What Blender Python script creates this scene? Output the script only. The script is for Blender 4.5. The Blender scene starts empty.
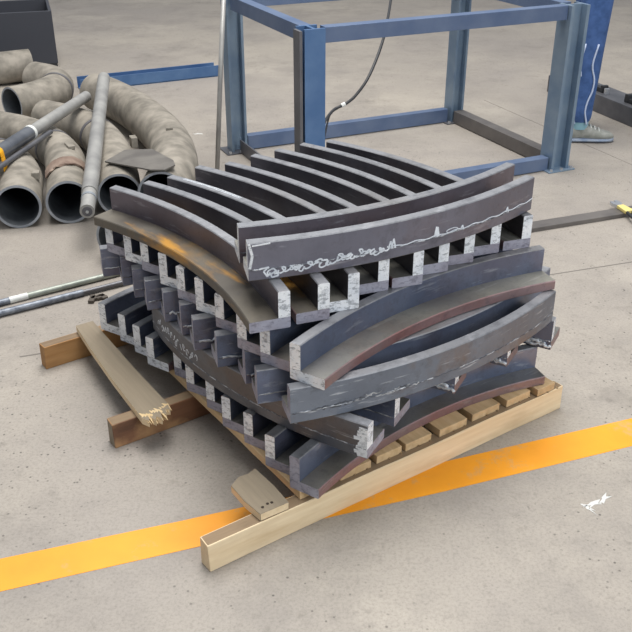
import bpy, bmesh, math, random
from mathutils import Vector, Matrix
random.seed(7)
SC = bpy.context.scene
COL = SC.collection
pi = math.pi

# ------------------------------------------------------------------ camera
F_PX, HORIZON = 894.0, -167.0
cam_data = bpy.data.cameras.new('camera')
cam = bpy.data.objects.new('camera', cam_data)
COL.objects.link(cam)
cam_data.sensor_width = 36.0
cam_data.lens = F_PX / 632.0 * 36.0
pitch = math.atan((316 - HORIZON) / F_PX)
cam.location = (0, 0, 1.4)
cam.rotation_euler = (pi / 2 - pitch, 0, 0)
cam_data.clip_start = 0.05
SC.camera = cam
cam_data.dof.use_dof = False

# ------------------------------------------------------------------ world, lamps, exposure
world = bpy.data.worlds.new('hall_light')
SC.world = world
world.use_nodes = True
nt = world.node_tree
nt.nodes.clear()
tc = nt.nodes.new('ShaderNodeTexCoord')
sx = nt.nodes.new('ShaderNodeSeparateXYZ')
rp = nt.nodes.new('ShaderNodeValToRGB')
bg = nt.nodes.new('ShaderNodeBackground')
wo = nt.nodes.new('ShaderNodeOutputWorld')
mr = nt.nodes.new('ShaderNodeMapRange')
mr.inputs['From Min'].default_value = -1
nt.links.new(tc.outputs['Generated'], sx.inputs[0])
nt.links.new(sx.outputs['Z'], mr.inputs['Value'])
nt.links.new(mr.outputs[0], rp.inputs[0])
nt.links.new(rp.outputs[0], bg.inputs[0])
nt.links.new(bg.outputs[0], wo.inputs[0])
el = rp.color_ramp.elements
el[0].position = 0.45; el[0].color = (.20, .19, .18, 1)
el[1].position = 1.0; el[1].color = (1.5, 1.5, 1.5, 1)
e = el.new(.52); e.color = (.40, .46, .56, 1)
e = el.new(.68); e.color = (.80, .88, 1.0, 1)
bg.inputs['Strength'].default_value = 0.42

def area(name, loc, size, energy, color, target):
    d = bpy.data.lights.new(name, 'AREA')
    d.shape = 'RECTANGLE'; d.size, d.size_y = size
    d.energy = energy; d.color = color
    o = bpy.data.objects.new(name, d)
    COL.objects.link(o)
    o.location = loc
    o.rotation_euler = (Vector(target) - Vector(loc)).to_track_quat('-Z', 'Y').to_euler()
    return o
area('skylight_lamp', (-0.1, 3.8, 6.0), (3.4, 5.0), 560, (1.0, .98, .95), (0.1, 2.6, 0))
area('front_right_key', (4.2, -2.6, 3.6), (4.0, 2.6), 260, (.93, .97, 1.0), (0.2, 2.2, .2))  # unseen key light added at front right, leaves left-facing webs darker

SC.view_settings.view_transform = 'Standard'
SC.view_settings.look = 'None'
SC.view_settings.gamma = 1.0
SC.view_settings.use_curve_mapping = False
SC.view_settings.exposure = 0.0

# ------------------------------------------------------------------ material helpers
def lin(h):
    r = []
    for i in (0, 2, 4):
        c = int(h[i:i + 2], 16) / 255
        r.append(c / 12.92 if c <= .04045 else ((c + .055) / 1.055) ** 2.4)
    return (*r, 1)

class Mat:
    def __init__(s, name, rough=.6, metal=0.0, base='808080'):
        s.m = bpy.data.materials.new(name); s.m.use_nodes = True
        s.nt = s.m.node_tree
        s.b = s.nt.nodes['Principled BSDF']
        s.b.inputs['Roughness'].default_value = rough
        s.b.inputs['Metallic'].default_value = metal
        s.b.inputs['Base Color'].default_value = lin(base)
        t = s.nt.nodes.new('ShaderNodeTexCoord')
        oi = s.nt.nodes.new('ShaderNodeObjectInfo')
        mul = s.nt.nodes.new('ShaderNodeVectorMath'); mul.operation = 'SCALE'
        mul.inputs[0].default_value = (13.1, 7.7, 5.3)
        s.nt.links.new(oi.outputs['Random'], mul.inputs['Scale'])
        add = s.nt.nodes.new('ShaderNodeVectorMath'); add.operation = 'ADD'
        s.nt.links.new(t.outputs['Object'], add.inputs[0])
        s.nt.links.new(mul.outputs[0], add.inputs[1])
        s.co = add.outputs[0]
        s.raw = t.outputs['Object']
        s.rand = oi.outputs['Random']
    def noise(s, scale, detail=4, rough=.55, stretch=None, co=None):
        n = s.nt.nodes.new('ShaderNodeTexNoise')
        n.inputs['Scale'].default_value = scale
        n.inputs['Detail'].default_value = detail
        n.inputs['Roughness'].default_value = rough
        src = co or s.co
        if stretch:
            mp = s.nt.nodes.new('ShaderNodeMapping')
            mp.inputs['Scale'].default_value = stretch
            s.nt.links.new(src, mp.inputs[0]); src = mp.outputs[0]
        s.nt.links.new(src, n.inputs['Vector'])
        return n.outputs['Fac']
    def voronoi(s, scale, co=None):
        n = s.nt.nodes.new('ShaderNodeTexVoronoi')
        n.inputs['Scale'].default_value = scale
        s.nt.links.new(co or s.co, n.inputs['Vector'])
        return n.outputs['Distance']
    def ramp(s, fac, a, b):
        r = s.nt.nodes.new('ShaderNodeMapRange')
        r.inputs['From Min'].default_value = a; r.inputs['From Max'].default_value = b
        s.nt.links.new(fac, r.inputs['Value'])
        return r.outputs[0]
    def mul(s, a, b):
        r = s.nt.nodes.new('ShaderNodeMath'); r.operation = 'MULTIPLY'
        for i, v in enumerate((a, b)):
            if isinstance(v, (int, float)): r.inputs[i].default_value = v
            else: s.nt.links.new(v, r.inputs[i])
        return r.outputs[0]
    def mix(s, fac, a, b):
        m = s.nt.nodes.new('ShaderNodeMix'); m.data_type = 'RGBA'
        if isinstance(fac, (int, float)): m.inputs[0].default_value = fac
        else: s.nt.links.new(fac, m.inputs[0])
        for i, v in ((6, a), (7, b)):
            if isinstance(v, str): m.inputs[i].default_value = lin(v)
            else: s.nt.links.new(v, m.inputs[i])
        return m.outputs[2]
    def color(s, c): s.nt.links.new(c, s.b.inputs['Base Color'])
    def rough(s, fac, a, b):
        r = s.nt.nodes.new('ShaderNodeMapRange')
        r.inputs['To Min'].default_value = a; r.inputs['To Max'].default_value = b
        s.nt.links.new(fac, r.inputs['Value']); s.nt.links.new(r.outputs[0], s.b.inputs['Roughness'])
    def bump(s, fac, strength, dist=.002):
        b = s.nt.nodes.new('ShaderNodeBump')
        b.inputs['Strength'].default_value = strength; b.inputs['Distance'].default_value = dist
        s.nt.links.new(fac, b.inputs['Height']); s.nt.links.new(b.outputs[0], s.b.inputs['Normal'])

def steel(name, c1, c2, c3, scratch, metal=.55, rough=(.36, .6), patch=.5, sc_amt=.55, streak=(6, 40, 60), sc_lo=.6):
    M = Mat(name, .5, metal)
    n1 = M.noise(7, 5)
    n2 = M.noise(2.4, 6, .65)
    n3 = M.noise(1.0, 5, .6, stretch=streak)
    c = M.mix(M.ramp(n1, .35, .68), c1, c2)
    c = M.mix(M.mul(M.ramp(n2, .5, .62), patch), c, c3)
    c = M.mix(M.mul(M.ramp(n3, sc_lo, sc_lo + .14), sc_amt), c, scratch)
    n4 = M.noise(28, 6, .7)
    c = M.mix(M.mul(M.ramp(n4, .5, .72), .45), c, '3a3a40')
    M.color(c); M.rough(n1, *rough); M.bump(n4, .25, .0015)
    return M.m
WEB = steel('mill_scale_steel', '667088', '848da4', '655c66', 'c6cbd4', metal=.7, rough=(.3, .5))
WEBB = steel('bluish_purple_mill_scale', '6a6b78', '82828f', '6b5a5c', 'b8b8c0', metal=.65, rough=(.3, .5))
WEBD = steel('dark_mill_scale_steel', '504e55', '6a6870', '54484a', 'a4a4aa', metal=.65, rough=(.3, .5))
WEBS = steel('streaked_dark_steel', '5c5e64', '777980', '6a5d54', 'b4b6ba', metal=.65, patch=.6, sc_amt=.6, streak=(4, 30, 90))
WEBG = steel('ground_steel', '6c727e', '868d99', '7c644e', 'd0d4da', metal=.65, patch=.8, sc_amt=.8, streak=(9, 30, 110))
WEBP = steel('purplish_mill_scale', '67616a', '7c757e', '66514e', 'b8b8c0', metal=.65, rough=(.3, .5))
FLG = steel('oily_flange_steel', '6f6e6d', '8b897f', '75665a', 'aba9a2', metal=.5)
TOPE = steel('overhead_lit_top_edge', '8f9094', '7b7d82', '74706c', 'b4b5b9', metal=.55, rough=(.4, .6), streak=(20, 20, 60))  # paler web tops: overhead light painted into the steel colour
EDGE = steel('reddish_flange_edge', '84706f', '90797a', '8c5f5a', 'aaa2a0', metal=.4, patch=.7)
RUST = steel('rust_patched_flange', '514c46', '6f695e', '8f6c30', 'c08a2c', metal=.3, patch=.7, sc_amt=.8, streak=(3, 13, 13), sc_lo=.5)
def cut_end(name, a, b, dark, amt=.85):
    M = Mat(name, .55, .25)
    n = M.noise(1.0, 3, .6, stretch=(60, 60, 150))
    n2 = M.noise(14, 4)
    c = M.mix(M.ramp(n2, .35, .7), a, b)
    c = M.mix(M.mul(M.ramp(n, .55, .63), amt), c, dark)
    c = M.mix(M.mul(M.ramp(M.noise(55, 5, .7), .52, .66), .5), c, dark)
    M.color(c); M.bump(n, .4, .002)
    return M.m
CUT = cut_end('chalky_cut_face', 'f3f5f7', 'd3d9e1', '59606a', .55)
CUTG = cut_end('grey_cut_face', 'a3a4b2', '8d8894', '5b5862', .4)
CUTW = cut_end('white_ground_patch', 'eef0f2', 'cfd4d9', '7a8088', .6)
def weldmat():
    M = Mat('weld_metal', .45, .6)
    n = M.noise(35, 4)
    M.color(M.mix(M.ramp(n, .45, .65), '5c5f66', 'c9ccd0')); M.bump(M.noise(160, 3), .4, .002)
    return M.m
WELD = weldmat()
def flat(name, base, rough=.6, metal=0.0, var=None, scale=12, bump=.1):
    M = Mat(name, rough, metal, base)
    if var: M.color(M.mix(M.ramp(M.noise(scale, 5), .35, .65), base, var))
    if bump: M.bump(M.noise(scale * 6, 3), bump, .002)
    return M.m
CHALK = flat('white_chalk', 'dfe3e8', .9, 0, 'bfc5cc', 60)
SPAT = flat('white_weld_spatter', 'e4e8ec', .5, .2, '8a9098', 45)
def wood(name, a, b, dark, knots=.5, dirt=None):
    M = Mat(name, .75)
    n = M.noise(1.0, 6, .6, stretch=(3.5, 55, 55))
    k = M.noise(5, 5, .6, stretch=(.6, 2, 2))
    c = M.mix(M.ramp(n, .3, .7), a, b)
    c = M.mix(M.mul(M.ramp(k, .5, .72), knots), c, dark)
    if dirt: c = M.mix(M.mul(M.ramp(M.noise(9, 6), .45, .6), .7), c, dirt)
    M.color(c); M.bump(n, .5, .002)
    return M.m
W_LIGHT = wood('pale_rough_sawn_wood', 'e6d2b0', 'd4bb94', 'a98d68', .5)
W_GREY = wood('weathered_grey_wood', '90836f', '7f7361', '695c4c', .4)
W_DECK = wood('pallet_deck_wood', 'd0b48c', 'b99b70', '856a4c', .5)
W_DARK = wood('dark_barky_wood', '6f4c35', '835c42', '3f2a20', .8, 'b08a60')
W_ORANGE = wood('orange_tinted_wood', 'b88e5d', 'a77a49', '76512f', .5)
W_TOP = wood('brown_weathered_wood', '8f7a60', '7d684f', '5a4736', .6)
W_BREAK = wood('fresh_broken_wood', 'e3cda5', 'cdb183', 'a88a5c', .4)
NAIL = flat('rusty_nail', '3c322c', .6, .6, bump=0)
def concrete():
    M = Mat('worn_concrete', .62)
    co = M.raw
    a = M.noise(.55, 7, .62, co=co); b = M.noise(2.6, 8, .7, co=co); d = M.noise(130, 5, .8, co=co)
    c = M.mix(M.ramp(a, .38, .64), '948d86', 'a79f93')
    c = M.mix(M.mul(M.ramp(b, .46, .66), .6), c, '847e78')
    c = M.mix(M.mul(M.ramp(M.noise(1.1, 8, .7, co=co), .55, .7), .5), c, 'b3aba0')
    c = M.mix(M.mul(M.ramp(d, .46, .7), .5), c, '68625b')
    c = M.mix(M.mul(M.ramp(M.noise(24, 6, .7, co=co), .56, .7), .35), c, '6d675f')
    pit = M.mul(M.mul(M.ramp(M.voronoi(62, co=co), .24, .12), M.ramp(M.noise(1.4, 5, co=co), .42, .55)), M.ramp(M.noise(30, 2, co=co), .5, .56))
    c = M.mix(M.mul(pit, .85), c, '3f3a35')
    st = M.noise(1.5, 8, .75, co=co)
    c = M.mix(M.mul(M.ramp(st, .56, .72), .55), c, '67615a')
    M.color(c); M.rough(b, .5, .75); M.bump(d, .12, .003)
    return M.m
CONC = concrete()
def stripe():
    M = Mat('worn_yellow_floor_paint', .5)
    co = M.raw
    c = M.mix(M.ramp(M.noise(5, 6, co=co), .35, .65), 'ef9f1c', 'e19318')
    w = M.mul(M.ramp(M.noise(7, 8, .75, co=co), .56, .66), .55)
    c = M.mix(w, c, 'a89878')
    M.color(c)
    return M.m
PAINT = stripe()
GROOVE = flat('dark_joint_line', '6f6a64', .9, 0, bump=0)
PIPE = flat('dusty_grey_pipe', '968f84', .75, 0, '6f6a61', 13, .06)
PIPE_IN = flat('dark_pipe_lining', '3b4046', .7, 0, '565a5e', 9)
PIPE_RIM = flat('blue_grey_pipe_rim', 'a3a9b0', .5, .2, '83888f', 14)
SEAM = flat('dark_joint_band', '55545a', .7, .1, '6b6a6c', 12)
TUBE = flat('scuffed_grey_tube', 'a9a8a4', .45, .3, '8f8e8c', 10)
TUBE_D = flat('polished_steel_tube', '8d9096', .3, .75, '74777e', 10)
PLATE = flat('dull_steel_plate', '77736d', .55, .3, '625e5a', 10)
RUSTY = flat('rusty_scrap', '8f7d70', .8, .1, '6e5a4f', 14)
YEL = flat('yellow_webbing', 'efab12', .6, 0, 'd99808', 20)
BLUE = flat('blue_painted_steel', '4d6f9c', .35, .35, '5f7fa8', 7)
BLUER = flat('dull_blue_steel', '5a6c8c', .4, .35, '6b7b97', 7)
BLUEG = flat('blue_grey_primed_steel', '6f859c', .4, .4, '8597a8', 7)
DARKST = flat('dark_steel_profile', '5a5b60', .45, .5, '707074', 8)
BROWNST = flat('brownish_steel_profile', '75706c', .5, .4, '625e5c', 8)
BLACK = flat('black_rubber', '2c2d30', .5, 0, bump=0)
SILVER = flat('bright_steel', 'c9ccd0', .3, .8, bump=0)
ROD1 = flat('pale_green_grey_rod', '8a9088', .45, .3, '9fa49a', 20)
ROD2 = flat('dark_mottled_rod', '555b66', .45, .4, '80868f', 40)
PALEY = flat('pale_yellow_plastic', 'd8c67c', .5, 0, bump=0)
WHITE = flat('white_tape', 'dedfdb', .6, 0, 'c8cac6', 30)
JEANS = flat('blue_denim', '456398', .9, 0, '33507f', 22, .6)
PIPING = flat('pale_trouser_piping', 'b8c4dc', .8, 0, bump=0)
SHOE = flat('grey_shoe_fabric', '9a9a94', .8, 0, '84867f', 40)
SOLE = flat('blue_grey_sole', '6f7f98', .6, 0, '8d97a6', 30)
TEAL = flat('teal_sock', '7fa6b2', .8, 0, bump=0)
SHIRT = flat('navy_work_jacket', '32486e', .9, 0, '2a3d60', 30)
SKIN = flat('skin', 'c79a7c', .6, 0, bump=0)

# ------------------------------------------------------------------ mesh helpers
class MB:
    def __init__(s): s.v = []; s.f = []; s.mi = []
    def add(s, vs, fs, mi=0):
        o = len(s.v); s.v += [tuple(v) for v in vs]
        for i, f in enumerate(fs):
            s.f.append([o + k for k in f]); s.mi.append(mi[i] if isinstance(mi, list) else mi)
    def box(s, c, size, mi=0, R=None):
        x, y, z = (k / 2 for k in size)
        vs = [Vector((a * x, b * y, d * z)) for a in (-1, 1) for b in (-1, 1) for d in (-1, 1)]
        if R: vs = [R @ v for v in vs]
        s.add([v + Vector(c) for v in vs], [(0, 1, 3, 2), (4, 6, 7, 5), (0, 4, 5, 1), (2, 3, 7, 6), (0, 2, 6, 4), (1, 5, 7, 3)], mi)
    def prism(s, outline, z0, z1, mi=0):
        n = len(outline)
        vs = [(x, y, z0) for x, y in outline] + [(x, y, z1) for x, y in outline]
        s.add(vs, [list(range(n))[::-1], list(range(n, 2 * n))] + [(i, (i + 1) % n, n + (i + 1) % n, n + i) for i in range(n)], mi)
    def build(s, name, mats, parent=None, bevel=0, smooth=False, loc=None, rotz=0):
        me = bpy.data.meshes.new(name); me.from_pydata(s.v, [], s.f)
        if not isinstance(mats, (list, tuple)): mats = [mats]
        for m in mats: me.materials.append(m)
        for p, i in zip(me.polygons, s.mi): p.material_index = i
        bm = bmesh.new(); bm.from_mesh(me)
        bmesh.ops.recalc_face_normals(bm, faces=bm.faces)
        if bevel:
            bmesh.ops.bevel(bm, geom=[ed for ed in bm.edges if ed.is_manifold and ed.calc_face_angle(0) > .5], offset=bevel, segments=2, affect='EDGES', profile=.6)
        bm.to_mesh(me); bm.free()
        if smooth:
            for p in me.polygons: p.use_smooth = True
            if smooth != True: me.set_sharp_from_angle(angle=smooth)
        o = bpy.data.objects.new(name, me); COL.objects.link(o)
        if parent: o.parent = parent
        if loc: o.location = loc
        if rotz: o.rotation_euler.z = rotz
        return o

def tag(o, label, cat=None, group=None, kind=None):
    if label: o['label'] = label
    if cat: o['category'] = cat
    if group: o['group'] = group
    if kind: o['kind'] = kind
    return o
def thing(name, label, cat, loc=(0, 0, 0), rotz=0, group=None):
    o = bpy.data.objects.new(name, None); COL.objects.link(o)
    o.empty_display_size = .1
    o.location = loc; o.rotation_euler = (0, 0, rotz)
    return tag(o, label, cat, group)

def catmull(pts, n=8):
    P = [Vector(p) for p in pts]
    if len(P) < 3: return [P[0].lerp(P[-1], i / n) for i in range(n + 1)]
    Q = [2 * P[0] - P[1]] + P + [2 * P[-1] - P[-2]]; out = []
    for i in range(1, len(Q) - 2):
        a, b, c, d = Q[i - 1:i + 3]
        for k in range(n):
            t = k / n
            out.append(.5 * (2 * b + (c - a) * t + (2 * a - 5 * b + 4 * c - d) * t * t + (3 * b - a - 3 * c + d) * t ** 3))
    return out + [P[-1]]
def rings(path, r, seg):
    up = Vector((0, 0, 1)); out = []; prev = None
    for i, p in enumerate(path):
        t = (path[min(i + 1, len(path) - 1)] - path[max(i - 1, 0)]).normalized()
        if prev is None:
            a = t.cross(up if abs(t.z) < .9 else Vector((1, 0, 0))).normalized()
        else:
            a = (prev - t * prev.dot(t)).normalized()
        prev = a; b = t.cross(a)
        rr = r[i] if isinstance(r, (list, tuple)) else r
        out.append([p + (a * math.cos(2 * pi * k / seg) + b * math.sin(2 * pi * k / seg)) * rr for k in range(seg)])
    return out
def solid_tube(mb, path, r, seg=14, mi=0, mi_cap=None):
    R = rings([Vector(p) for p in path], r, seg); n = len(R)
    vs = [v for q in R for v in q]
    fs = [(i * seg + k, i * seg + (k + 1) % seg, (i + 1) * seg + (k + 1) % seg, (i + 1) * seg + k) for i in range(n - 1) for k in range(seg)]
    m = [mi] * len(fs) + [mi if mi_cap is None else mi_cap] * 2
    fs += [list(range(seg))[::-1], list(range((n - 1) * seg, n * seg))]
    mb.add(vs, fs, m)
def hollow_tube(mb, path, ro, ri, seg=32):
    path = [Vector(p) for p in path]
    A = rings(path, ro, seg); B = rings(path, ri, seg); n = len(A)
    vs = [v for q in A for v in q] + [v for q in B for v in q]; o = n * seg
    fs = []; m = []
    for i in range(n - 1):
        for k in range(seg):
            j = (k + 1) % seg
            fs.append((i * seg + k, i * seg + j, (i + 1) * seg + j, (i + 1) * seg + k)); m.append(0)
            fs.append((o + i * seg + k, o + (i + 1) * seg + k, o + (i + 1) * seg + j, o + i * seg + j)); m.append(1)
    for i in (0, n - 1):
        for k in range(seg):
            j = (k + 1) % seg
            fs.append((i * seg + k, i * seg + j, o + i * seg + j, o + i * seg + k)); m.append(2)
    mb.add(vs, fs, m)

# ------------------------------------------------------------------ setting: floor, joints, stripe
m = MB()
m.box((0, 6, -.05), (30, 30, .1))
floor = tag(m.build('floor', CONC), 'worn grey concrete workshop floor with pits and stains', kind='structure')
def strip(name, pts, w, z, mat, label):
    mb = MB()
    L = [Vector((*p, 0)) for p in pts]
    left = []; right = []
    for i, p in enumerate(L):
        t = (L[min(i + 1, len(L) - 1)] - L[max(i - 1, 0)]).normalized(); n = Vector((-t.y, t.x, 0))
        left.append(p + n * w / 2); right.append(p - n * w / 2)
    out = [(v.x, v.y) for v in left] + [(v.x, v.y) for v in right[::-1]]
    mb.prism(out, 0.0, z)
    return tag(mb.build(name, mat), label, kind='structure')
strip('trim_1', [(-.9, 2.33), (.2, 2.70), (.862, 2.91), (1.172, 3.013), (3.2, 3.70)], .006, .0006, GROOVE, 'thin dark joint line across the concrete floor')
strip('trim_2', [(1.0, 5.3), (1.5, 4.15), (2.6, 1.7)], 0.003, .0006, GROOVE, 'thin floor joint running past the frame post')
mb = MB()
mb.prism([(-2.2, .985), (-.316, 1.592), (.312, 1.81), (.86, 2.006), (3.5, 2.92), (3.5, 2.79), (.82, 1.881), (.298, 1.695), (-.229, 1.52), (-2.2, .86)], 0.0, .0008)
tag(mb.build('floor_marking', PAINT), 'worn yellow line painted on the floor beside the pallet', kind='structure')
mb = MB()
for cx, cy, a, s in ((.66, 1.655, .5, .03), (.69, 1.675, .9, .022), (.64, 1.64, 2.2, .02), (-.62, 4.62, .2, .03), (.43, 2.2, 0, .012)):
    out = []
    for k in range(11):
        r = s * (.45 + .75 * random.random()) * (1 if k % 2 else .5)
        t = 2 * pi * k / 11
        px, py = r * 1.6 * math.cos(t), r * .5 * math.sin(t)
        out.append((cx + px * math.cos(a) - py * math.sin(a), cy + px * math.sin(a) + py * math.cos(a)))
    mb.prism(out, 0.0, .0007)
sp = mb.build('paint_smear', flat('whitish_smear', 'c9c9c6', .8, 0, bump=0), floor)

# ------------------------------------------------------------------ pallet (stringers run along +x of its frame, deck boards across)
PA = Vector((.6752, 2.0557, 0)); PANG = math.radians(34.665)
PR = Matrix.Rotation(PANG, 3, 'Z')
def pal(d, n, z=0): return PA + PR @ Vector((-d, 0, z)) + PR @ Vector((0, -n, 0))   # d to the left, n towards the camera
pallet = thing('wooden_pallet', 'pale wooden pallet with broken boards under the stacked steel bars', 'pallet', PA, PANG)
SH, DT = .0735, .0215
def wood_bar(name, x0, x1, y0, y1, z0, z1, mat, parent, jag0=0, jag1=0, bev=.0025, endmat=None):
    mb = MB(); nx, ny = 12, 3
    def prof(x):
        return [(y0, z0), (y1, z0), (y1, z1), (y0, z1)]
    vs = []; 
    for i in range(nx + 1):
        x = x0 + (x1 - x0) * i / nx
        for (y, z) in prof(x):
            jx = 0
            if i == 0 and jag0: jx = -jag0 * random.random()
            if i == nx and jag1: jx = jag1 * random.random()
            w = .0012
            vs.append((x + jx, y + random.uniform(-w, w), z + (random.uniform(-w, 0) if z == z1 else 0)))
    fs = [(i * 4 + k, i * 4 + (k + 1) % 4, (i + 1) * 4 + (k + 1) % 4, (i + 1) * 4 + k) for i in range(nx) for k in range(4)]
    mi = [2 if k == 2 else 0 for i in range(nx) for k in range(4)] + [1, 1]
    fs += [(3, 2, 1, 0), tuple(nx * 4 + k for k in range(4))]
    cx, cy, cz = (x0 + x1) / 2, (y0 + y1) / 2, (z0 + z1) / 2
    mb.add([(a - cx, b - cy, c - cz) for a, b, c in vs], fs, mi)
    return mb.build(name, [mat, endmat or mat, W_TOP], parent, bevel=bev, loc=(cx, cy, cz))
tag(wood_bar('stringer', -1.093, 0, 0, .036, 0, SH, W_LIGHT, pallet, .01), 'pale rough sawn front stringer')
tag(wood_bar('stringer', -1.086, 0, .526, .563, 0, SH, W_DARK, pallet, .006, endmat=W_GREY), 'dark barky middle stringer')
tag(wood_bar('stringer', -1.094, 0, 1.005, 1.041, 0, SH, W_ORANGE, pallet, .006), 'orange tinted rear stringer')
decks = [(.035, .10), (.118, .205), (.228, .325), (.345, .437), (.462, .545), (.556, .632), (.652, .742), (.765, .855)]
def deck_board(d0, d1, n0, n1, label=None):
    mb = MB(); nx = 10; vs = []
    xc, yc = -(d0 + d1) / 2, -(n0 + n1) / 2
    for i in range(nx + 1):
        y = n0 + (n1 - n0) * i / nx
        for dd, z in ((d0, SH), (d1, SH), (d1, SH + DT), (d0, SH + DT)):
            vs.append((-y - yc, dd * 1.0 + xc + random.uniform(-.001, .001), z - SH))
    fs = [(i * 4 + k, i * 4 + (k + 1) % 4, (i + 1) * 4 + (k + 1) % 4, (i + 1) * 4 + k) for i in range(nx) for k in range(4)]
    fs += [(3, 2, 1, 0), tuple(nx * 4 + k for k in range(4))]
    mb.add(vs, fs)
    for yy in (-n1 - yc - .02,):
        for q in (-.018, .018):
            solid_tube(mb, [(yy, q, DT - .001), (yy, q, DT + .0003)], .0032, 8, 1)
    o = mb.build('deck_board', [W_DECK, NAIL], pallet, bevel=.002)
    o.location = (xc, yc, SH); o.rotation_euler.z = pi / 2
    return tag(o, label)
for i, (d0, d1) in enumerate(decks):
    off = .012 + .006 * random.random() if i else .002
    deck_board(d0, d1, -1.041, -off)
# broken board across the left ends of the two rear stringers
def outline_board(name, pts, z0, z1, mats, label, tip_count, parent=pallet, tilt=None):
    cx = sum(p[0] for p in pts) / len(pts); cy = sum(p[1] for p in pts) / len(pts)
    mb = MB()
    P = [(-d - -cx, -n - -cy) for d, n in pts]     # pallet frame: x=-d, y=-n
    # rotate so that the grain runs along local x (board runs along y)
    Q = [(y, -x) for x, y in P]
    n = len(Q)
    vs = [(x, y, 0) for x, y in Q] + [(x, y, z1 - z0) for x, y in Q]
    fs = [list(range(n))[::-1], list(range(n, 2 * n))] + [(i, (i + 1) % n, n + (i + 1) % n, n + i) for i in range(n)]
    mi = [0, 0] + [1] * n
    mb.add(vs, fs, mi)
    return mb, (-cx, -cy, z0)
jag = [(1.022, -.475), (1.012, -.452), (1.004, -.47), (.996, -.447), (.988, -.461), (.980, -.444), (.972, -.470), (.962, -.455), (.954, -.478), (.944, -.472), (.938, -.505)]
pts = [(.936, -.72), (.925, -1.045), (.979, -1.045), (.994, -.9), (1.010, -.7)] + [(d, n - .012) for d, n in jag]
mb, lo = outline_board('deck_board', pts, SH, SH + .019, None, None, 0)
bb = mb.build('deck_board', [W_GREY, W_LIGHT], pallet)
bb.location = lo; bb.rotation_euler.z = pi / 2
tag(bb, 'grey deck board snapped off at the middle stringer, end splintered')
mb = MB(); rnd = random.Random(4)
def bb_local(d, n, z):
    x, y = -d - lo[0], -n - lo[1]
    return (y, -x, z - SH)
for k in range(12):
    d0 = .938 + .0068 * k; d1 = d0 + .0075
    n0 = -.535 + rnd.uniform(-.012, .012) + .012 * abs(k - 6) / 6; n1 = -.452 + rnd.uniform(-.012, .008) - .02 * (k < 3)
    zt_ = SH + .0196 + rnd.uniform(0, .0012)
    vs = [bb_local(d0, n0, zt_ - .004), bb_local(d1, n0, zt_ - .004), bb_local(d1, (n0 + n1) / 2, zt_), bb_local(d0, (n0 + n1) / 2, zt_ - .001),
          bb_local((d0 + d1) / 2 + rnd.uniform(-.003, .003), n1, zt_ - .009), bb_local((d0 + d1) / 2, (n0 + n1) / 2, SH + .001)]
    mb.add(vs, [(0, 1, 2, 3), (3, 2, 4), (0, 3, 5), (3, 4, 5), (1, 5, 2), (2, 5, 4), (0, 5, 1)])
tag(mb.build('splintered_tip', W_BREAK, bb), 'pale freshly splintered tip')
# short stub of a board on the front stringer
pts = [(.97, -.125), (.972, -.06), (.966, -.004), (.893, -.002), (.889, -.07), (.892, -.148), (.915, -.14), (.94, -.142)]
mb, lo = outline_board('deck_board', pts, SH, SH + .02, None, None, 0)
for q in ((-.03, -.02), (-.028, .02)):
    pass
st = mb.build('deck_board', [W_GREY, W_LIGHT], pallet, bevel=.0012)
st.location = lo; st.rotation_euler.z = pi / 2
tag(st, 'short grey stub of deck board on the bare end of the front stringer')
mb = MB()
for q in ((.925, -.022), (.95, -.02), (.935, -.024)):
    solid_tube(mb, [(-q[0], -q[1], SH + .0195), (-q[0], -q[1], SH + .021)], .0035, 8)
mb.build('nail', NAIL, pallet)

# ------------------------------------------------------------------ curved angle bars
R0, WF, TW, TF, HH, CH = 1.33, .078, .027, .0262, .0892, .817
Z0 = SH + DT + .0006
LH = HH + .0005
def arc_part(prof, c, mats_of, seg=30, skew=(0, 0)):
    """prof: list of (depth inward from heel, z); c: chord of the heel arc. Local frame: heel left end at origin, chord along +x, bulge +y."""
    ha = math.asin(c / 2 / R0); cy = -R0 * math.cos(ha); n = len(prof)
    vs = []
    for i in range(seg + 1):
        a = pi / 2 + ha - 2 * ha * i / seg
        for (q, z) in prof:
            aa = a
            if i == 0: aa = a - skew[0] * q / R0
            if i == seg: aa = a + skew[1] * q / R0
            vs.append((c / 2 + (R0 - q) * math.cos(aa), cy + (R0 - q) * math.sin(aa), z))
    fs = []; mi = []
    for i in range(seg):
        for k in range(n):
            fs.append((i * n + k, i * n + (k + 1) % n, (i + 1) * n + (k + 1) % n, (i + 1) * n + k)); mi.append(mats_of(k))
    fs += [list(range(n))[::-1], list(range(seg * n, seg * n + n))]; mi += [1, 1]
    return vs, fs, mi
def heel(c, s, z, out=0.0):
    """point on the convex outer face, s from 0 (left end) to 1."""
    ha = math.asin(c / 2 / R0); a = pi / 2 + ha - 2 * ha * s
    return Vector((c / 2 + (R0 + out) * math.cos(a), -R0 * math.cos(ha) + (R0 + out) * math.sin(a), z))
B = .0022
WPROF = [(0, TF), (TW, TF), (TW, HH - B), (TW - B, HH), (B, HH), (0, HH - B)]
def fprof(w): return [(0, B), (B, 0), (w - B, 0), (w, B), (w, TF - B), (w - B, TF), (0, TF)]
BAR_CACHE = {}
def bead(c, seed, s0=0.0, s1=1.0, amp=.0012, r=.0018):
    rnd = random.Random(seed); mb = MB(); path = []; rr = []
    n = int(110 * (s1 - s0) * c / CH) + 4
    for i in range(n + 1):
        s = s0 + (s1 - s0) * i / n
        path.append(heel(c, .003 + .994 * s, TF + rnd.uniform(-amp, amp), -.0006)); rr.append(r * rnd.uniform(.6, 1.35))
    solid_tube(mb, path, rr, 6)
    return mb
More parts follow.
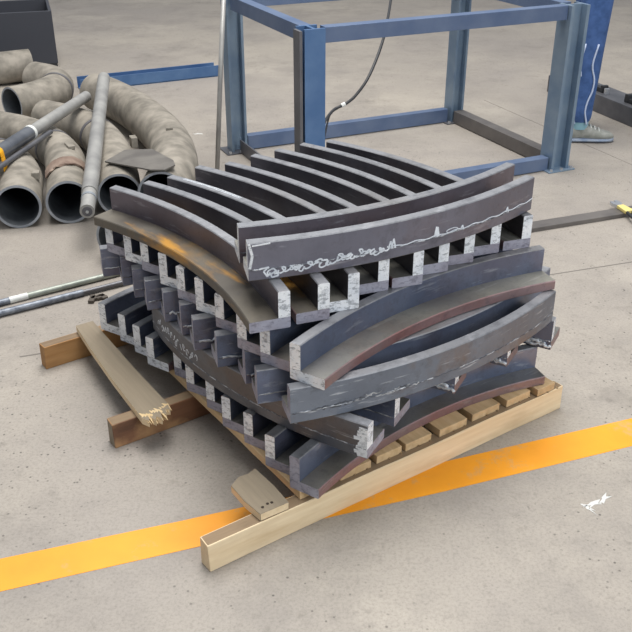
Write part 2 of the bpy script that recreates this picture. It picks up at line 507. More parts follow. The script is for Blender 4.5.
def bar(label, group, end, ang, z, flip=False, web=WEB, flg=FLG, edge=EDGE, cutw=CUT, cutf=CUT, c=CH, seed=0, wf=WF):
    """end: the heel corner at the end nearest the viewer's left; flip: that end is the local right end."""
    a = math.radians(ang)
    x, y = end
    if flip:
        x += c * math.cos(a); y += c * math.sin(a); a += pi
    t = thing('curved_angle_bar', label, 'steel bar', (x, y, z), a, group)
    rnd = random.Random(seed)
    sk = lambda: (rnd.uniform(-.03, .05), rnd.uniform(-.03, .05))
    mb = MB(); vs, fs, mi = arc_part(fprof(wf), c, lambda k: 2 if k in (2, 3, 4) else 3 if k == 6 else 0, skew=sk()); mb.add(vs, fs, mi)
    mb.build('flange', [flg, cutf, edge, web], t)
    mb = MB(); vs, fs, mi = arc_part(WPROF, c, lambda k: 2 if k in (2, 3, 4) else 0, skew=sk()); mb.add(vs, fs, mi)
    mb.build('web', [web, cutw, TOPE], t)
    bead(c, seed).build('weld_bead', WELD, t, smooth=True)
    return t
def ribbon(mb, c, pts, w, out=.0009, surf='face'):
    """flat chalk stroke on the convex face (pts: s, z) or on the web's top (pts: s, depth)."""
    P = []
    for s, q in pts:
        if surf == 'face': P.append((s, q))
        else: P.append((s, q))
    n = len(P)
    for i in range(n - 1):
        (s0, q0), (s1, q1) = P[i], P[i + 1]
        ds, dq = (s1 - s0) * c, q1 - q0; L = math.hypot(ds, dq) or 1
        nx, nq = -dq / L * w / 2 / c, ds / L * w / 2
        ext = .15 * w
        cs = [(s0 + nx, q0 + nq), (s0 - nx, q0 - nq), (s1 - nx, q1 - nq), (s1 + nx, q1 + nq)]
        if surf == 'face':
            lo = [heel(c, s, q, -.0003) for s, q in cs]; hi = [heel(c, s, q, out) for s, q in cs]
        else:
            lo = [heel(c, s, HH - .0003, -q) for s, q in cs]; hi = [heel(c, s, HH + out, -q) for s, q in cs]
        mb.add(lo + hi, [(3, 2, 1, 0), (4, 5, 6, 7), (0, 1, 5, 4), (1, 2, 6, 5), (2, 3, 7, 6), (3, 0, 4, 7)])
ORD = ['first', 'second', 'third', 'fourth', 'fifth', 'sixth', 'seventh', 'eighth', 'ninth', 'tenth', 'eleventh']
def lumps(mb, c, s0, s1, z, seed, n=16, r=(.003, .006)):
    rnd = random.Random(seed); path = []; rr = []
    for i in range(n):
        path.append(heel(c, s0 + (s1 - s0) * i / (n - 1), z + rnd.uniform(-.004, .004), .001)); rr.append(rnd.uniform(*r))
    solid_tube(mb, path, rr, 7)

# layer on the pallet
L0 = [(-0.059, 1.599), (-0.118, 1.679), (-0.174, 1.769), (-0.233, 1.838), (-0.281, 1.92), (-0.343, 2.0), (-0.386, 2.077), (-0.469, 2.132), (-0.517, 2.201), (-0.571, 2.266), (-0.642, 2.333)]
lab = {0: 'front angle bar of the lowest layer, along the pallet edge by the yellow line',
       10: 'rearmost angle bar of the lowest layer, its chalky end sticking out furthest left'}
for i, p in enumerate(L0):
    bar(lab.get(i, 'angle bar of the lowest layer, %s from the front by its left end' % ORD[i]),
        'angle bars of the lowest layer', p, 37.8, Z0, seed=10 + i, web=WEB, cutw=CUT if i else CUTG, cutf=CUT if i > 6 else CUTG)
# cross layer on top of it
L1 = [(.112, 1.583), (.181, 1.704), (.339, 1.842), (.491, 1.969), (.624, 2.055)]
lab = ['curved steel angle bar of the second layer with its long scribbled web facing left',
       'short visible end of an angle bar just behind the scribbled one in the second layer',
       'angle bar of the second layer, middle end jutting out under the scratched beam',
       'angle bar of the second layer, second jutting end from the right under the scratched beam',
       'angle bar of the second layer jutting out furthest right under the scratched beam']
for i, p in enumerate(L1):
    t = bar(lab[i], 'angle bars of the second layer', p, 133.7, Z0 + LH, seed=40 + i, web=WEBS if i == 0 else WEB, flg=FLG, edge=EDGE if i else FLG, cutf=EDGE if i > 1 else CUTG, wf=.092)
    if i == 0:
        mb = MB(); rnd = random.Random(3)
        for k in range(16):
            s = .66 + .018 * k + rnd.uniform(-.005, .005); zz = .050 + rnd.uniform(-.009, .009)
            ribbon(mb, CH, [(s + .007 * math.cos(q * .8 + k), zz + .009 * math.sin(q * (.8 + .1 * (k % 3)))) for q in range(rnd.randint(4, 8))], .0019)
        mb.build('chalk_scribble', CHALK, t)
        mb = MB()
        for k in range(9):
            z_ = .008 + k * .0085
            ribbon(mb, CH, [(.0, z_), (.014 + .012 * rnd.random(), z_), (.022 + .018 * rnd.random(), z_ + rnd.uniform(-.003, .003))], .0088)
        mb.build('ground_patch', CUTW, t)
    elif i > 1:
        mb = MB(); lumps(mb, CH, .0, .12, .012, 70 + i); lumps(mb, CH, .02, .1, .02, 80 + i)
        mb.build('weld_spatter', SPAT, t, smooth=True)
# third layer: webs in front, bowed towards the camera
L2 = [(-.055, 1.589), (-.13, 1.664), (-.162, 1.747), (-.234, 1.82), (-.299, 1.899), (-.339, 1.976), (-.393, 2.046), (-.45, 2.111), (-.497, 2.184), (-.543, 2.259), (-.611, 2.317)]
lab = {0: 'front angle bar of the third layer, a scratched beam bowed towards the yellow line',
       10: 'rearmost angle bar of the third layer, rough end at far left beneath the chalky ends'}
for i, p in enumerate(L2):
    t = bar(lab.get(i, 'grey ended angle bar of the third layer, %s counting back from the scratched beam' % ORD[i]),
        'angle bars of the third layer', p, 34.6, Z0 + 2 * LH, flip=True, seed=60 + i, web=WEBG if i == 0 else WEB, flg=FLG, cutw=CUTG, cutf=CUTG, c=.93 if i == 1 else CH)
    if i == 0:
        mb = MB(); rnd = random.Random(8)
        for k in range(10):
            s0 = .62 + .03 * k; zz = .024 + rnd.uniform(0, .012)
            ribbon(mb, CH, [(s0 + .05 * j / 6, zz + rnd.uniform(-.0025, .0025)) for j in range(7)], .0028)
        mb.build('ground_patch', WELD, t)
    elif i in (2, 3, 4, 5, 6):
        mb = MB(); lumps(mb, CH, .9, .985, TF, 90 + i, 10, (.002, .0036))
        mb.build('weld_spatter', SPAT, t, smooth=True)
# fourth layer: flanges in front, bowed away
L3 = [(-0.056, 1.635), (-0.123, 1.702), (-0.179, 1.765), (-0.238, 1.864), (-0.295, 1.949), (-0.349, 2.013), (-0.406, 2.095), (-0.468, 2.18), (-0.525, 2.243), (-0.587, 2.301)]
lab = {0: 'front angle bar of the fourth layer with smooth web and broad flange edged in red',
       9: 'rearmost angle bar of the fourth layer, chalky end at far left under the rusty flange'}
for i, p in enumerate(L3):
    bar(lab.get(i, 'angle bar of the fourth layer, %s chalky end from the front below the rusty flange' % ORD[i]),
        'angle bars of the fourth layer', p, 38.5, Z0 + 3 * LH, seed=80 + i, cutf=CUT if i in (0, 4, 6, 8) else CUTG, wf=.090 if i == 0 else WF)
# fifth layer: crosses the pile, webs upright and fanned
L4 = [(-0.055, 1.7), (0.03, 1.738), (0.097, 1.789), (0.17, 1.879), (0.253, 1.911), (0.323, 1.983), (0.393, 2.035), (0.468, 2.093), (0.554, 2.127)]
A4 = [-52.5, -52.5, -52.0, -51.5, -51.6, -51.7, -51.8, -51.8, -51.6]
lab = {0: 'leftmost angle bar of the fifth layer with orange rust on its broad outer flange',
       2: 'third upright web from the left in the fifth layer, chalk line along its top',
       8: 'rightmost upright angle bar of the fifth layer, farthest from the rusty one'}
for i, (p, a) in enumerate(zip(L4, A4)):
    c = CH
    t = bar(lab.get(i, 'dark upright angle bar of the fifth layer, %s from the rusty left one' % ORD[i]),
        'angle bars of the fifth layer', p, a + 180, Z0 + 4 * LH, flip=True, seed=100 + i, web=WEBP if i == 0 else WEBD,
        flg=RUST if i < 2 else FLG, edge=RUST if i == 0 else EDGE, cutf=CUTG if i != 2 else CUT, c=c, wf=.093 if i == 0 else WF)
    if i == 2:
        mb = MB(); rnd = random.Random(5)
        for q in (.008, .014):
            ribbon(mb, CH, [(.06 + .05 * j / 2, q + rnd.uniform(-.001, .001)) for j in range(12)], .0022, surf='top')
        mb.build('chalk_line', CHALK, t)
# top pair
t = bar('front bar of the pair on top of the pile, white chalk marks along it', 'top pair of angle bars', (-.146, 1.74), 31.0, Z0 + 5 * LH, flip=True, seed=121, web=WEBB, cutw=CUT)
mb = MB(); rnd = random.Random(12)
def S(u): return 1 - u                                    # u runs from the visible left end
ribbon(mb, CH, [(S(.40 + .60 * j / 40), .030 + .002 * math.sin(j * 1.3) + .0045 * (j / 40) * 0) for j in range(41)], .0024)
for u, hgt in ((.405, .016), (.415, .02), (.56, .024), (.565, .022), (.66, .008), (.86, .012)):
    ribbon(mb, CH, [(S(u - .006), .029), (S(u), .029 + hgt), (S(u + .006), .026)], .004)
ribbon(mb, CH, [(S(.62 + .022 * math.cos(q * .6) * 1), .033 + .005 * math.sin(q * .6)) for q in range(12)], .0016)
mb.build('chalk_line', CHALK, t); mb = MB()
sc = [(S(.028), .027), (S(.055), .030), (S(.04), .021), (S(.05), .008), (S(.058), .017), (S(.062), .005), (S(.08), .008)]
for k in range(24):
    u = .06 + .0145 * k; zz = .019 + .013 * k / 24 + rnd.uniform(-.004, .004); r = rnd.uniform(.004, .009)
    for j in range(rnd.randint(5, 8)):
        q = j * .75 + k * 1.3
        sc.append((S(u + r * 1.2 * math.cos(q) / CH), zz + r * math.sin(q + .5)))
ribbon(mb, CH, sc, .0036)
mb.build('chalk_scribble', CHALK, t)
mb = MB()
ribbon(mb, CH, [(S(.012), .083), (S(.06), .086)], .003); ribbon(mb, CH, [(S(.004), .088), (S(.012), .06), (S(.004), .03)], .006)
mb.build('ground_patch', CUTW, t)
bar('rear bar of the pair on top of the pile, just behind the chalk marked one', 'top pair of angle bars', (-.172, 1.832), 31.6, Z0 + 5 * LH, flip=True, seed=122, web=WEBP, cutw=CUT)

# ------------------------------------------------------------------ blue steel frame behind the pile
FA = math.radians(24.8)
ex = Vector((math.cos(FA), math.sin(FA), 0)); ey = Vector((-math.sin(FA), math.cos(FA), 0))
FL = Vector((-.022, 3.545, 0)); FR = Vector((1.128, 4.075, 0)); BR = Vector((.757, 4.87, 0)); BL = FL + BR - FR
FT = .745
frame = thing('steel_stand', 'blue-grey welded steel stand of posts and rails behind the pile', 'frame', FL, 0)
Rf = Matrix.Rotation(FA, 3, 'Z')
def h_post(P, w, d, t, along_x, mat, z1=FT, label=None):
    mb = MB(); c = P - FL + Vector((0, 0, z1 / 2))
    if along_x:      # flanges at left and right, recess faces the camera
        for s in (-1, 1): mb.box(c + ex * s * (w / 2 - t / 2), (t, d, z1), 0, Rf)
        mb.box(c, (w - 2 * t, t, z1), 0, Rf)
    else:
        for s in (-1, 1): mb.box(c + ey * s * (d / 2 - t / 2), (w, t, z1), 0, Rf)
        mb.box(c, (t, d - 2 * t, z1), 0, Rf)
    return tag(mb.build('post', mat, frame), label)
h_post(FL, .088, .09, .012, False, BLUE, label='bright blue post nearest the pile')
h_post(FR, .1, .09, .016, True, BLUEG)
h_post(BR, .075, .075, .012, True, BLUEG)
h_post(BL, .08, .075, .012, True, BLUEG)
mb = MB(); mb.box(Vector((0, 0, .37)) - ex * .058 - ey * .012, (.012, .06, .74), 0, Rf)
pl = mb.build('angle_strip', DARKST, frame)
def beam_between(a, b, w, h, z, mat, name, inset=.05, wall=.008, opening=None):
    d = (b - a); L = d.length - 2 * inset; d.normalize(); n = Vector((-d.y, d.x, 0))
    R = Matrix((d, n, Vector((0, 0, 1)))).transposed()
    c = (a + b) / 2 - FL
    mb = MB()
    if opening == 'channel':
        mb.box(c + Vector((0, 0, z + h / 2)), (L, wall, h), 0, R)
        for k in (wall / 2, h - wall / 2): mb.box(c + Vector((0, 0, z + k)) - n * (w / 2 + wall / 2) , (L, w, wall), 0, R)
    elif opening == 'angle':
        mb.box(c + Vector((0, 0, z + h / 2)), (L, wall, h), 0, R)
        mb.box(c + Vector((0, 0, z + wall / 2)) + n * (w / 2 + wall / 2), (L, w, wall), 0, R)
    else:
        mb.box(c + Vector((0, 0, z + h / 2)), (L, w, h), 0, R)
    return mb.build(name, mat, frame, bevel=.002)
tag(beam_between(BL, BR, .045, .07, .004, BLUER, 'base_rail'), 'blue rear base rail')
tag(beam_between(FL, FR, .05, .06, .004, BLUER, 'base_rail', .055), 'blue front base rail')
tag(beam_between(FR, BR, .06, .065, .004, BROWNST, 'base_rail'), 'brownish side base rail')
tag(beam_between(BL, FL, .05, .065, .004, DARKST, 'base_rail', .05, .008, 'angle'), 'dark angle iron side base rail')
for a, b in ((FL, FR), (BL, BR), (FL, BL), (FR, BR)):
    beam_between(a, b, .05, .06, FT - .06, BLUER, 'top_rail', .052)
for P in (FL, FR, BR, BL):
    mb = MB(); mb.box(P - FL + Vector((0, 0, .003)), (.15, .13, .006), 0, Rf)
    bp = mb.build('base_plate', DARKST if P is not FR else BLUEG, frame, bevel=.001)
    for s in (-1, 0, 1):
        mb = MB(); q = P - FL + ex * s * .058 - ey * .056
        solid_tube(mb, [q + Vector((0, 0, .006)), q + Vector((0, 0, .016))], .0075, 6)
        mb.build('bolt', SILVER, bp)
mb = MB(); q = BL - FL + Vector((0, 0, .035)) - ey * .046 + ex * .02
solid_tube(mb, [q, q - ey * .008], .009, 6); mb.build('bolt', SILVER, frame)

# thin rod leaning on the frame, cable hanging from it
mb = MB(); solid_tube(mb, [(-.462, 4.0, .008), (-.434, 4.075, .42), (-.405, 4.15, .80)], .011, 10)
tag(mb.build('leaning_rod', TUBE, smooth=True), 'thin grey rod leaning upright against the left side of the frame', 'rod')
mb = MB()
cp = [(.03, 3.65, .33), (.05, 3.8, .322), (.084, 3.9, .33), (.132, 3.92, .348), (.18, 3.94, .385), (.24, 4.0, .46), (.31, 4.2, .58), (.37, 4.6, .70), (.375, 4.68, .752)]
solid_tube(mb, catmull(cp, 6), .0065, 8)
cb = tag(mb.build('cable', BLACK, smooth=True), 'black cable drooping between the blue post and rear rail of the frame', 'cable')
mb = MB(); solid_tube(mb, [(.112, 3.913, .341), (.128, 3.92, .348)], .0095, 8)
mb.build('cable_tie', WHITE, cb)
mb = MB(); solid_tube(mb, catmull([(.03, 3.6, .27), (.06, 3.85, .315), (.10, 3.915, .332)], 6), .004, 8)
mb.build('branch_wire', BLACK, cb)

# ------------------------------------------------------------------ pile of pipe elbows
def pipe(label, pts, r=.0905, joint=None, n=8, wall=.010):
    t = thing('pipe_elbow', label, 'pipe', pts[0], 0, 'grey pipe elbows in the heap')
    o = Vector(pts[0]); path = catmull(pts, n)
    mb = MB(); hollow_tube(mb, [p - o for p in path], r, r - wall, 36)
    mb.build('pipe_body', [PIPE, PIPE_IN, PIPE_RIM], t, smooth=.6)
    if joint is not None:
        i = max(1, min(len(path) - 2, int(joint * (len(path) - 1))))
        d = (path[i + 1] - path[i - 1]).normalized()
        mb = MB(); hollow_tube(mb, [path[i] - o - d * .012, path[i] - o + d * .012], r + .003, r - .002, 36)
        mb.build('joint_band', SEAM, t, smooth=.6)
    return t
ZP = .0915
e1 = pipe('grey pipe elbow with open dark mouth at the left of the heap', [(-1.185, 3.335, ZP), (-1.225, 3.5, ZP), (-1.275, 3.68, ZP), (-1.365, 3.85, ZP), (-1.49, 3.97, ZP), (-1.62, 4.05, ZP), (-1.80, 4.09, ZP)], joint=.62)
e2 = pipe('grey pipe elbow with open mouth under the rusty scrap strip', [(-.995, 3.385, ZP), (-1.04, 3.56, ZP), (-1.095, 3.76, ZP), (-1.165, 3.96, ZP), (-1.29, 4.16, ZP), (-1.43, 4.30, ZP), (-1.60, 4.40, ZP)], joint=.6)
e3 = pipe('grey pipe elbow mouth half hidden behind the stacked bars', [(-.807, 3.47, ZP), (-.85, 3.66, ZP), (-.91, 3.88, ZP), (-.99, 4.12, ZP), (-1.11, 4.34, ZP), (-1.26, 4.50, ZP), (-1.42, 4.61, ZP)], joint=.62)
e4 = pipe('big bent grey pipe sweeping to the right of the heap', [(-.62, 3.42, .105), (-.615, 3.60, .105), (-.625, 3.80, .105), (-.69, 4.10, .105), (-.82, 4.42, .105), (-.98, 4.72, .105), (-1.13, 4.94, .105), (-1.25, 5.08, .105)], r=.104)
e5 = pipe('short pipe end on the floor tucked behind the left of the stack', [(-.725, 3.00, ZP), (-.67, 3.13, ZP), (-.63, 3.24, ZP)])
e6 = pipe('grey pipe elbow lying behind the left tubes', [(-1.66, 4.84, .096), (-1.55, 4.98, .096), (-1.50, 5.16, .096), (-1.56, 5.34, .096), (-1.7, 5.45, .096)], r=.095, joint=.5)
e7 = pipe('grey pipe elbow at the far left edge of the heap', [(-1.42, 3.38, ZP), (-1.47, 3.58, ZP), (-1.57, 3.74, ZP), (-1.73, 3.83, ZP), (-1.93, 3.86, ZP)])
e8 = pipe('grey pipe elbow stretched out along the back of the heap', [(-1.82, 5.78, .099), (-2.05, 5.66, .099), (-2.3, 5.64, .099), (-2.55, 5.72, .099)], r=.098, joint=.5)
def lug(parent, w, size, rz):
    mb = MB(); mb.box((0, 0, 0), size, 0, Matrix.Rotation(rz, 3, 'Z'))
    o = mb.build('lifting_lug', PIPE, parent, bevel=.003); o.location = Vector(w) - parent.location
lug(e3, (-.975, 3.98, .185), (.012, .05, .05), .3)
lug(e2, (-1.09, 3.84, .182), (.03, .07, .016), .5)
lug(e4, (-.86, 4.1, .12), (.03, .05, .05), .4)
lug(e4, (-.67, 4.0, .21), (.03, .03, .018), .2)
lug(e1, (-1.155, 3.52, .16), (.03, .04, .03), .2)
# tubes lying on the heap
zt = .215
A0 = Vector((-1.40, 3.22, zt + .004)); A1 = Vector((-1.165, 4.52, zt + .01))
t = thing('steel_tube', 'shiny steel tube lying slantwise across the pipe elbows at left', 'tube', A0)
dA = A1 - A0
mb = MB(); solid_tube(mb, [Vector((0, 0, 0)), dA * .52], .0315, 20); mb.build('tube_sleeve', TUBE_D, t, smooth=.7)
mb = MB(); solid_tube(mb, [dA * .52, dA], .027, 20); mb.build('tube_end', TUBE, t, smooth=.7)
mb = MB(); solid_tube(mb, [dA * .515, dA * .53], .0335, 20); mb.build('ring', WHITE, t, smooth=.7)
mb = MB(); solid_tube(mb, [dA * .12 + Vector((.05, .0, -.026)), dA * .60 + Vector((.045, 0, -.026))], .011, 12)
tag(mb.build('thin_tube', DARKST, smooth=.7, loc=A0), 'thin dark tube tucked beside the shiny tube on the elbows', 'tube')
B0 = Vector((-.848, 3.10, .166)); B1 = Vector((-1.12, 4.75, .262))
t = thing('steel_tube', 'dusty grey tube with capped end pointing at the viewer between two pipe mouths', 'tube', B0)
dB = B1 - B0
mb = MB(); solid_tube(mb, [Vector((0, 0, 0)), dB * .10], .0275, 20); mb.build('tube_end', TUBE, t, smooth=.7)
mb = MB(); solid_tube(mb, [dB * .10, dB], .0315, 20); mb.build('tube_body', TUBE, t, smooth=.7)
mb = MB(); solid_tube(mb, [dB * -.002, dB * .006], .019, 16); cp = mb.build('end_cap', SEAM, t, smooth=.7)
mb = MB(); solid_tube(mb, [dB * -.004, dB * .0], .006, 10); mb.build('cap_pin', SILVER, cp, smooth=.7)
mb = MB(); solid_tube(mb, [dB * .062, dB * .072], .0295, 20); mb.build('ring', PIPE_RIM, t, smooth=.7)
# scrap plate across the pipes
mb = MB()
out = [(-.885, 3.60), (-.825, 3.735), (-.70, 3.70), (-.58, 3.51), (-.565, 3.45), (-.60, 3.40), (-.66, 3.42)]
cx, cy = -.73, 3.55
vs = [(x - cx, y - cy, .004 * math.sin(9 * (x - cx))) for x, y in out]
vs2 = [(x, y, z + .006) for x, y, z in vs]; n = len(vs)
mb.add(vs + vs2, [list(range(n))[::-1], list(range(n, 2 * n))] + [(i, (i + 1) % n, n + (i + 1) % n, n + i) for i in range(n)])
pl = tag(mb.build('steel_plate', PLATE, loc=(cx, cy, .203)), 'pointed dull grey plate offcut lying across the pipe elbows', 'plate')
pl.rotation_euler = (0, math.radians(-5), 0)
# rusty curved strip over the second elbow
mb = MB(); vs = []; fs = []; K = 12
pd = Vector((-.27, .96, 0)).normalized(); pn = Vector((pd.y, -pd.x, 0)); oc = Vector((-1.051, 3.60, ZP))
rnd = random.Random(2)
for i in range(K + 1):
    a = math.radians(150 - 112 * i / K)
    for j, (rr, ll) in enumerate(((.0925, -.045), (.0925, .05), (.1005, .05), (.1005, -.045))):
        vs.append(pn * math.cos(a) * rr + Vector((0, 0, math.sin(a) * rr)) + pd * (ll + rnd.uniform(-.008, .008) + .03 * i / K))
fs = [(i * 4 + k, i * 4 + (k + 1) % 4, i * 4 + 4 + (k + 1) % 4, i * 4 + 4 + k) for i in range(K) for k in range(4)] + [(3, 2, 1, 0), tuple(K * 4 + k for k in range(4))]
mb.add(vs, fs)
tag(mb.build('scrap_strip', RUSTY, loc=oc), 'ragged rusty metal strip bent over a pipe elbow', 'scrap')
# yellow sling looped over the shiny tube at the left edge
mb = MB(); c = A0 + dA * .05
ring = [Vector((0, 0, 0)) + Vector((math.cos(a) * .036, 0, math.sin(a) * .036)) for a in [2 * pi * k / 20 for k in range(21)]]
path = [Vector((.036, 0, 0)), Vector((.03, 0, .025)), Vector((0, 0, .037)), Vector((-.03, 0, .025)), Vector((-.038, 0, 0)), Vector((-.035, -.01, -.06)), Vector((-.02, -.02, -.115)), Vector((.0, -.025, -.128)), Vector((.03, -.02, -.115)), Vector((.042, -.01, -.06)), Vector((.036, 0, -.002))]
pp = catmull(path, 4)
vs = []; 
for i, p in enumerate(pp):
    tt = (pp[min(i + 1, len(pp) - 1)] - pp[max(i - 1, 0)]).normalized(); nn = tt.cross(Vector((0, 1, 0))).normalized()
    for (u, w) in ((-.0015, -.02), (.0015, -.02), (.0015, .02), (-.0015, .02)):
        vs.append(p + nn * u + Vector((0, 1, 0)) * w)
n = len(pp)
mb.add(vs, [(i * 4 + k, i * 4 + (k + 1) % 4, i * 4 + 4 + (k + 1) % 4, i * 4 + 4 + k) for i in range(n - 1) for k in range(4)] + [(3, 2, 1, 0), tuple((n - 1) * 4 + k for k in range(4))])
tag(mb.build('lifting_sling', YEL, loc=A0 + dA * .275), 'yellow webbing sling looped over the shiny tube at the left edge', 'sling')
# dark crate and blue profile behind the heap
t = thing('steel_crate', 'dark steel crate standing behind the pipe heap', 'crate', (-2.25, 6.25, 0), .3)
mb = MB()
for s in (-1, 1):
    mb.box((0, s * .25, .2), (.9, .02, .34)); mb.box((s * .44, 0, .2), (.02, .48, .34))
mb.box((0, 0, .045), (.86, .48, .03)); mb.build('crate_body', flat('dark_painted_steel', '3d3f46', .6, .2), t, bevel=.003)
for sx_ in (-1, 1):
    for sy_ in (-1, 1):
        mb = MB(); mb.box((sx_ * .42, sy_ * .23, .015), (.05, .05, .03)); mb.build('foot', BLACK, t)
mb = MB(); R = Matrix.Rotation(.45, 3, 'Z')
mb.box((0, 0, .004), (.9, .1, .008), 0, R)
for s in (-1, 1): mb.box(R @ Vector((0, s * .046, .035)), (.9, .008, .07), 0, R)
tag(mb.build('channel_offcut', BLUE, loc=(-1.06, 5.74, 0)), 'blue steel channel offcut on the floor behind the big bent pipe', 'channel')

# ------------------------------------------------------------------ rods on the floor at the left
def rod(label, a, b, r, mat, bands=()):
    a, b = Vector(a), Vector(b); d = b - a
    t = thing('steel_rod', label, 'rod', a)
    mb = MB(); solid_tube(mb, [Vector((0, 0, 0)), d], r, 14); mb.build('rod_body', mat, t, smooth=.7)
    for f0, f1, rr, mm, nm in bands:
        mb = MB(); solid_tube(mb, [d * f0, d * f1], rr, 14); mb.build(nm, mm, t, smooth=.7)
rod('pale rod with white taped band on the floor at left', (-1.45, 2.408, .0115), (-.66, 2.928, .0115), .011, ROD1, ((.40, .525, .0115, ROD2, 'grey_sleeve'), (.525, .59, .0118, WHITE, 'white_band')))
rod('dark mottled rod on the floor in front of the pale one', (-1.45, 2.325, .0125), (-.80, 2.738, .0125), .012, ROD2, ((1.0, 1.22, .009, DARKST, 'thin_end'),))
mb = MB()
for k in range(5):
    mb.box((random.uniform(-.03, .03), random.uniform(-.012, .012), .006), (.035, .02, .012), 0, Matrix.Rotation(random.random() * 2, 3, 'Z'))
tag(mb.build('debris_lump', flat('dark_debris', '5e5750', .9, 0, '4a443e', 40), loc=(-.745, 2.715, 0), rotz=.5, bevel=.003), 'small dark lump of debris on the floor by the rods', 'debris')

# ------------------------------------------------------------------ right background: flat bar, pliers, beam, worker
a, b = Vector((.55, 3.205, 0)), Vector((2.3, 3.875, 0)); d = (b - a); L = d.length; ang = math.atan2(d.y, d.x)
t = thing('flat_bar', 'long dark flat steel bar lying on the floor at right', 'steel bar', a, ang)
mb = MB(); mb.box((L / 2, 0, .009), (L, .062, .018)); mb.build('bar_body', BROWNST, t, bevel=.002)
t = thing('pliers', 'pliers with bright jaws and yellow handle collar resting on the flat bar', 'pliers', (1.266, 3.53, .0185), math.radians(-72))
mb = MB()
mb.prism([(-.03, .004), (-.035, .018), (-.005, .022), (.02, .012), (.02, -.012), (-.005, -.022), (-.03, -.016), (-.024, -.004), (-.008, 0)], .0, .014)
mb.build('jaw', SILVER, t, bevel=.002)
mb = MB(); mb.prism([(.02, .016), (.09, .022), (.09, -.022), (.02, -.016)], .001, .014); mb.build('collar', PALEY, t, bevel=.002)
for s in (-1, 1):
    mb = MB(); solid_tube(mb, catmull([(.085, s * .012, .007), (.16, s * .028, .008), (.26, s * .024, .007)], 6), .0065, 10)
    mb.build('handle', flat('brown_grip', '5d4e42', .6) if s > 0 else BLACK, t, smooth=.7)
# box beam
a, b = Vector((1.42, 5.50, 0)), Vector((2.15, 3.55, 0)); d = b - a; L = d.length; ang = math.atan2(d.y, d.x)
t = thing('box_beam', 'dark grey steel box beam on the floor at the far right', 'beam', a, ang)
mb = MB(); mb.box((L / 2, .085, .05), (L, .17, .1)); mb.build('beam_body', DARKST, t, bevel=.004)
R = Matrix.Rotation(ang, 3, 'Z')
def on_beam(x, y, z): return a + R @ Vector((x, y, 0)) + Vector((0, 0, z))
mb = MB(); mb.box((0, 0, .012), (.10, .035, .024)); mb.box((.045, 0, .02), (.02, .04, .04))
tag(mb.build('clamp', BLACK, loc=on_beam(.42, .06, .1005), rotz=ang, bevel=.003), 'small black clamp on the box beam nearest the worker', 'clamp')
mb = MB(); mb.box((0, 0, .012), (.26, .04, .024)); mb.box((-.11, 0, .022), (.03, .045, .044)); mb.box((.1, .01, .02), (.05, .05, .04))
tag(mb.build('clamp', BLACK, loc=on_beam(.80, .06, .1005), rotz=ang, bevel=.003), 'long black clamp lying on the box beam at the picture edge', 'clamp')
mb = MB(); solid_tube(mb, [(0, 0, 0), (0, 0, .03)], .014, 12)
tag(mb.build('bolt', SILVER, loc=on_beam(.50, .05, .1005)), 'bright bolt standing on the box beam beside the black clamp', 'bolt')

# worker standing beside the frame; the frame edge cuts the figure at the thigh
def skin_mesh(name, verts, edges, radii, mat, parent, sub=2):
    me = bpy.data.meshes.new(name + '_cage'); me.from_pydata(verts, edges, [])
    ob = bpy.data.objects.new(name + '_cage', me); COL.objects.link(ob)
    md = ob.modifiers.new('s', 'SKIN'); md.use_smooth_shade = True
    for i, r in enumerate(radii):
        me.skin_vertices[0].data[i].radius = r if isinstance(r, tuple) else (r, r)
    me.skin_vertices[0].data[0].use_root = True
    sb = ob.modifiers.new('u', 'SUBSURF'); sb.levels = sub
    dg = bpy.context.evaluated_depsgraph_get()
    new = bpy.data.meshes.new_from_object(ob.evaluated_get(dg))
    bpy.data.objects.remove(ob)
    new.materials.clear(); new.materials.append(mat)
    for p in new.polygons: p.use_smooth = True
    o = bpy.data.objects.new(name, new); COL.objects.link(o); o.parent = parent
    return o
W = Vector((1.352, 4.50, 0))
person = thing('person', 'person in blue work trousers and grey shoe standing behind the frame post', 'person', W)
bodyv = [(.02, .14, .95), (.01, .03, .90), (-.005, .0, .48), (-.01, .0, .09), (.04, .24, .90), (.05, .27, .48), (.05, .27, .09),
         (.02, .14, 1.18), (.02, .14, 1.40), (.02, .14, 1.52), (.03, .14, 1.62), (.04, .14, 1.74),
         (.02, -.04, 1.42), (.04, -.10, 1.15), (.16, -.10, .98), (.02, .32, 1.42), (.04, .38, 1.15), (.16, .36, .98)]
bode = [(0, 1), (1, 2), (2, 3), (0, 4), (4, 5), (5, 6), (0, 7), (7, 8), (8, 9), (9, 10), (10, 11), (8, 12), (12, 13), (13, 14), (8, 15), (15, 16), (16, 17)]
bodr = [.12, .075, .048, .036, .075, .048, .036, .11, .11, .05, .085, .07, .055, .042, .03, .055, .042, .03]
skin_mesh('body', bodyv, bode, bodr, SKIN, person)
tv = [(.02, .14, .95), (.01, .03, .88), (.0, .0, .66), (-.002, .0, .48), (-.004, .0, .30), (-.006, .0, .17), (-.002, .0, .08), (.04, .24, .88), (.05, .27, .48), (.05, .27, .095), (.02, .14, 1.05)]
te = [(0, 1), (1, 2), (2, 3), (3, 4), (4, 5), (5, 6), (0, 7), (7, 8), (8, 9), (0, 10)]
tr = [.14, .092, .082, .074, .070, .062, .064, .092, .074, .064, .13]
tro = skin_mesh('trousers', tv, te, tr, JEANS, person)
mb = MB()
for dx, dy in ((.012, -.0), (-.045, 0)):
    pth = [(dx + .012 * math.sin(z * 26), -(math.sqrt(max(.0, rr * rr - dx * dx)) + .001) + dy, z) for z, rr in ((.10, .057), (.13, .058), (.17, .058), (.22, .06), (.27, .063), (.33, .066), (.40, .067), (.5, .07))]
    solid_tube(mb, catmull(pth, 4), .0045, 6)
pip = mb.build('trouser_piping', PIPING, tro, smooth=True)
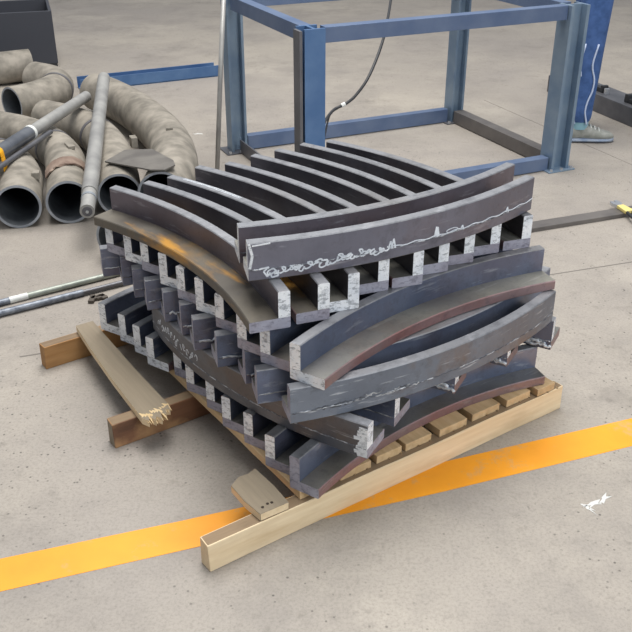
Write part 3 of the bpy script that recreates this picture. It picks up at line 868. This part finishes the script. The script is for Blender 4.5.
skin_mesh('jacket', [(.02, .14, 1.04), (.02, .14, 1.18), (.02, .14, 1.40), (.02, -.04, 1.42), (.04, -.10, 1.15), (.14, -.10, 1.01), (.02, .32, 1.42), (.04, .38, 1.15), (.14, .36, 1.01), (.02, .14, 1.47)],
          [(0, 1), (1, 2), (2, 3), (3, 4), (4, 5), (2, 6), (6, 7), (7, 8), (2, 9)], [.14, .13, .13, .07, .055, .045, .07, .055, .045, .08], SHIRT, person)
def shoe(off, rot):
    secs = [(-.085, .030, .045, .0), (-.075, .036, .075, .0), (-.04, .040, .088, .0), (.0, .042, .098, .0), (.045, .046, .082, .0), (.09, .050, .064, .0), (.135, .048, .052, 0), (.165, .036, .044, 0), (.178, .018, .034, 0)]
    R = Matrix.Rotation(rot, 3, 'Z'); K = 14
    def loft(z0, top, grow, mat, name, par):
        mb = MB(); vs = []
        for x, w, h, _ in secs:
            for k in range(K):
                a = 2 * pi * k / K; c_, s_ = math.cos(a), math.sin(a)
                yy = (w + grow) * (abs(c_) ** .7) * (1 if c_ > 0 else -1)
                hh = top if top else h
                zz = z0 + (hh - z0) * (.5 + .5 * (abs(s_) ** .8) * (1 if s_ > 0 else -1))
                vs.append(R @ Vector((x * (1 + grow), yy, zz)) + Vector(off))
        n = len(secs)
        mb.add(vs, [(i * K + k, i * K + (k + 1) % K, (i + 1) * K + (k + 1) % K, (i + 1) * K + k) for i in range(n - 1) for k in range(K)] + [list(range(K))[::-1], list(range((n - 1) * K, n * K))])
        return mb.build(name, mat, par, smooth=.8)
    s = loft(.012, None, 0, SHOE, 'shoe', person)
    loft(0.0005, .026, .004, SOLE, 'sole', s)
    mb = MB(); solid_tube(mb, [Vector(off) + Vector((-.005, 0, .07)), Vector(off) + Vector((-.005, 0, .118))], .047, 16)
    mb.build('sock', TEAL, s, smooth=.7)
    mb = MB()
    for k in range(4):
        x = .03 + .022 * k; z = .093 - .0085 * k
        solid_tube(mb, [R @ Vector((x, -.03, z - .008)) + Vector(off), R @ Vector((x + .004, 0, z)) + Vector(off), R @ Vector((x, .03, z - .008)) + Vector(off)], .003, 6)
    mb.build('laces', WHITE, s, smooth=True)
shoe((0, 0, 0), 0); shoe((.05, .27, 0), 1.2)
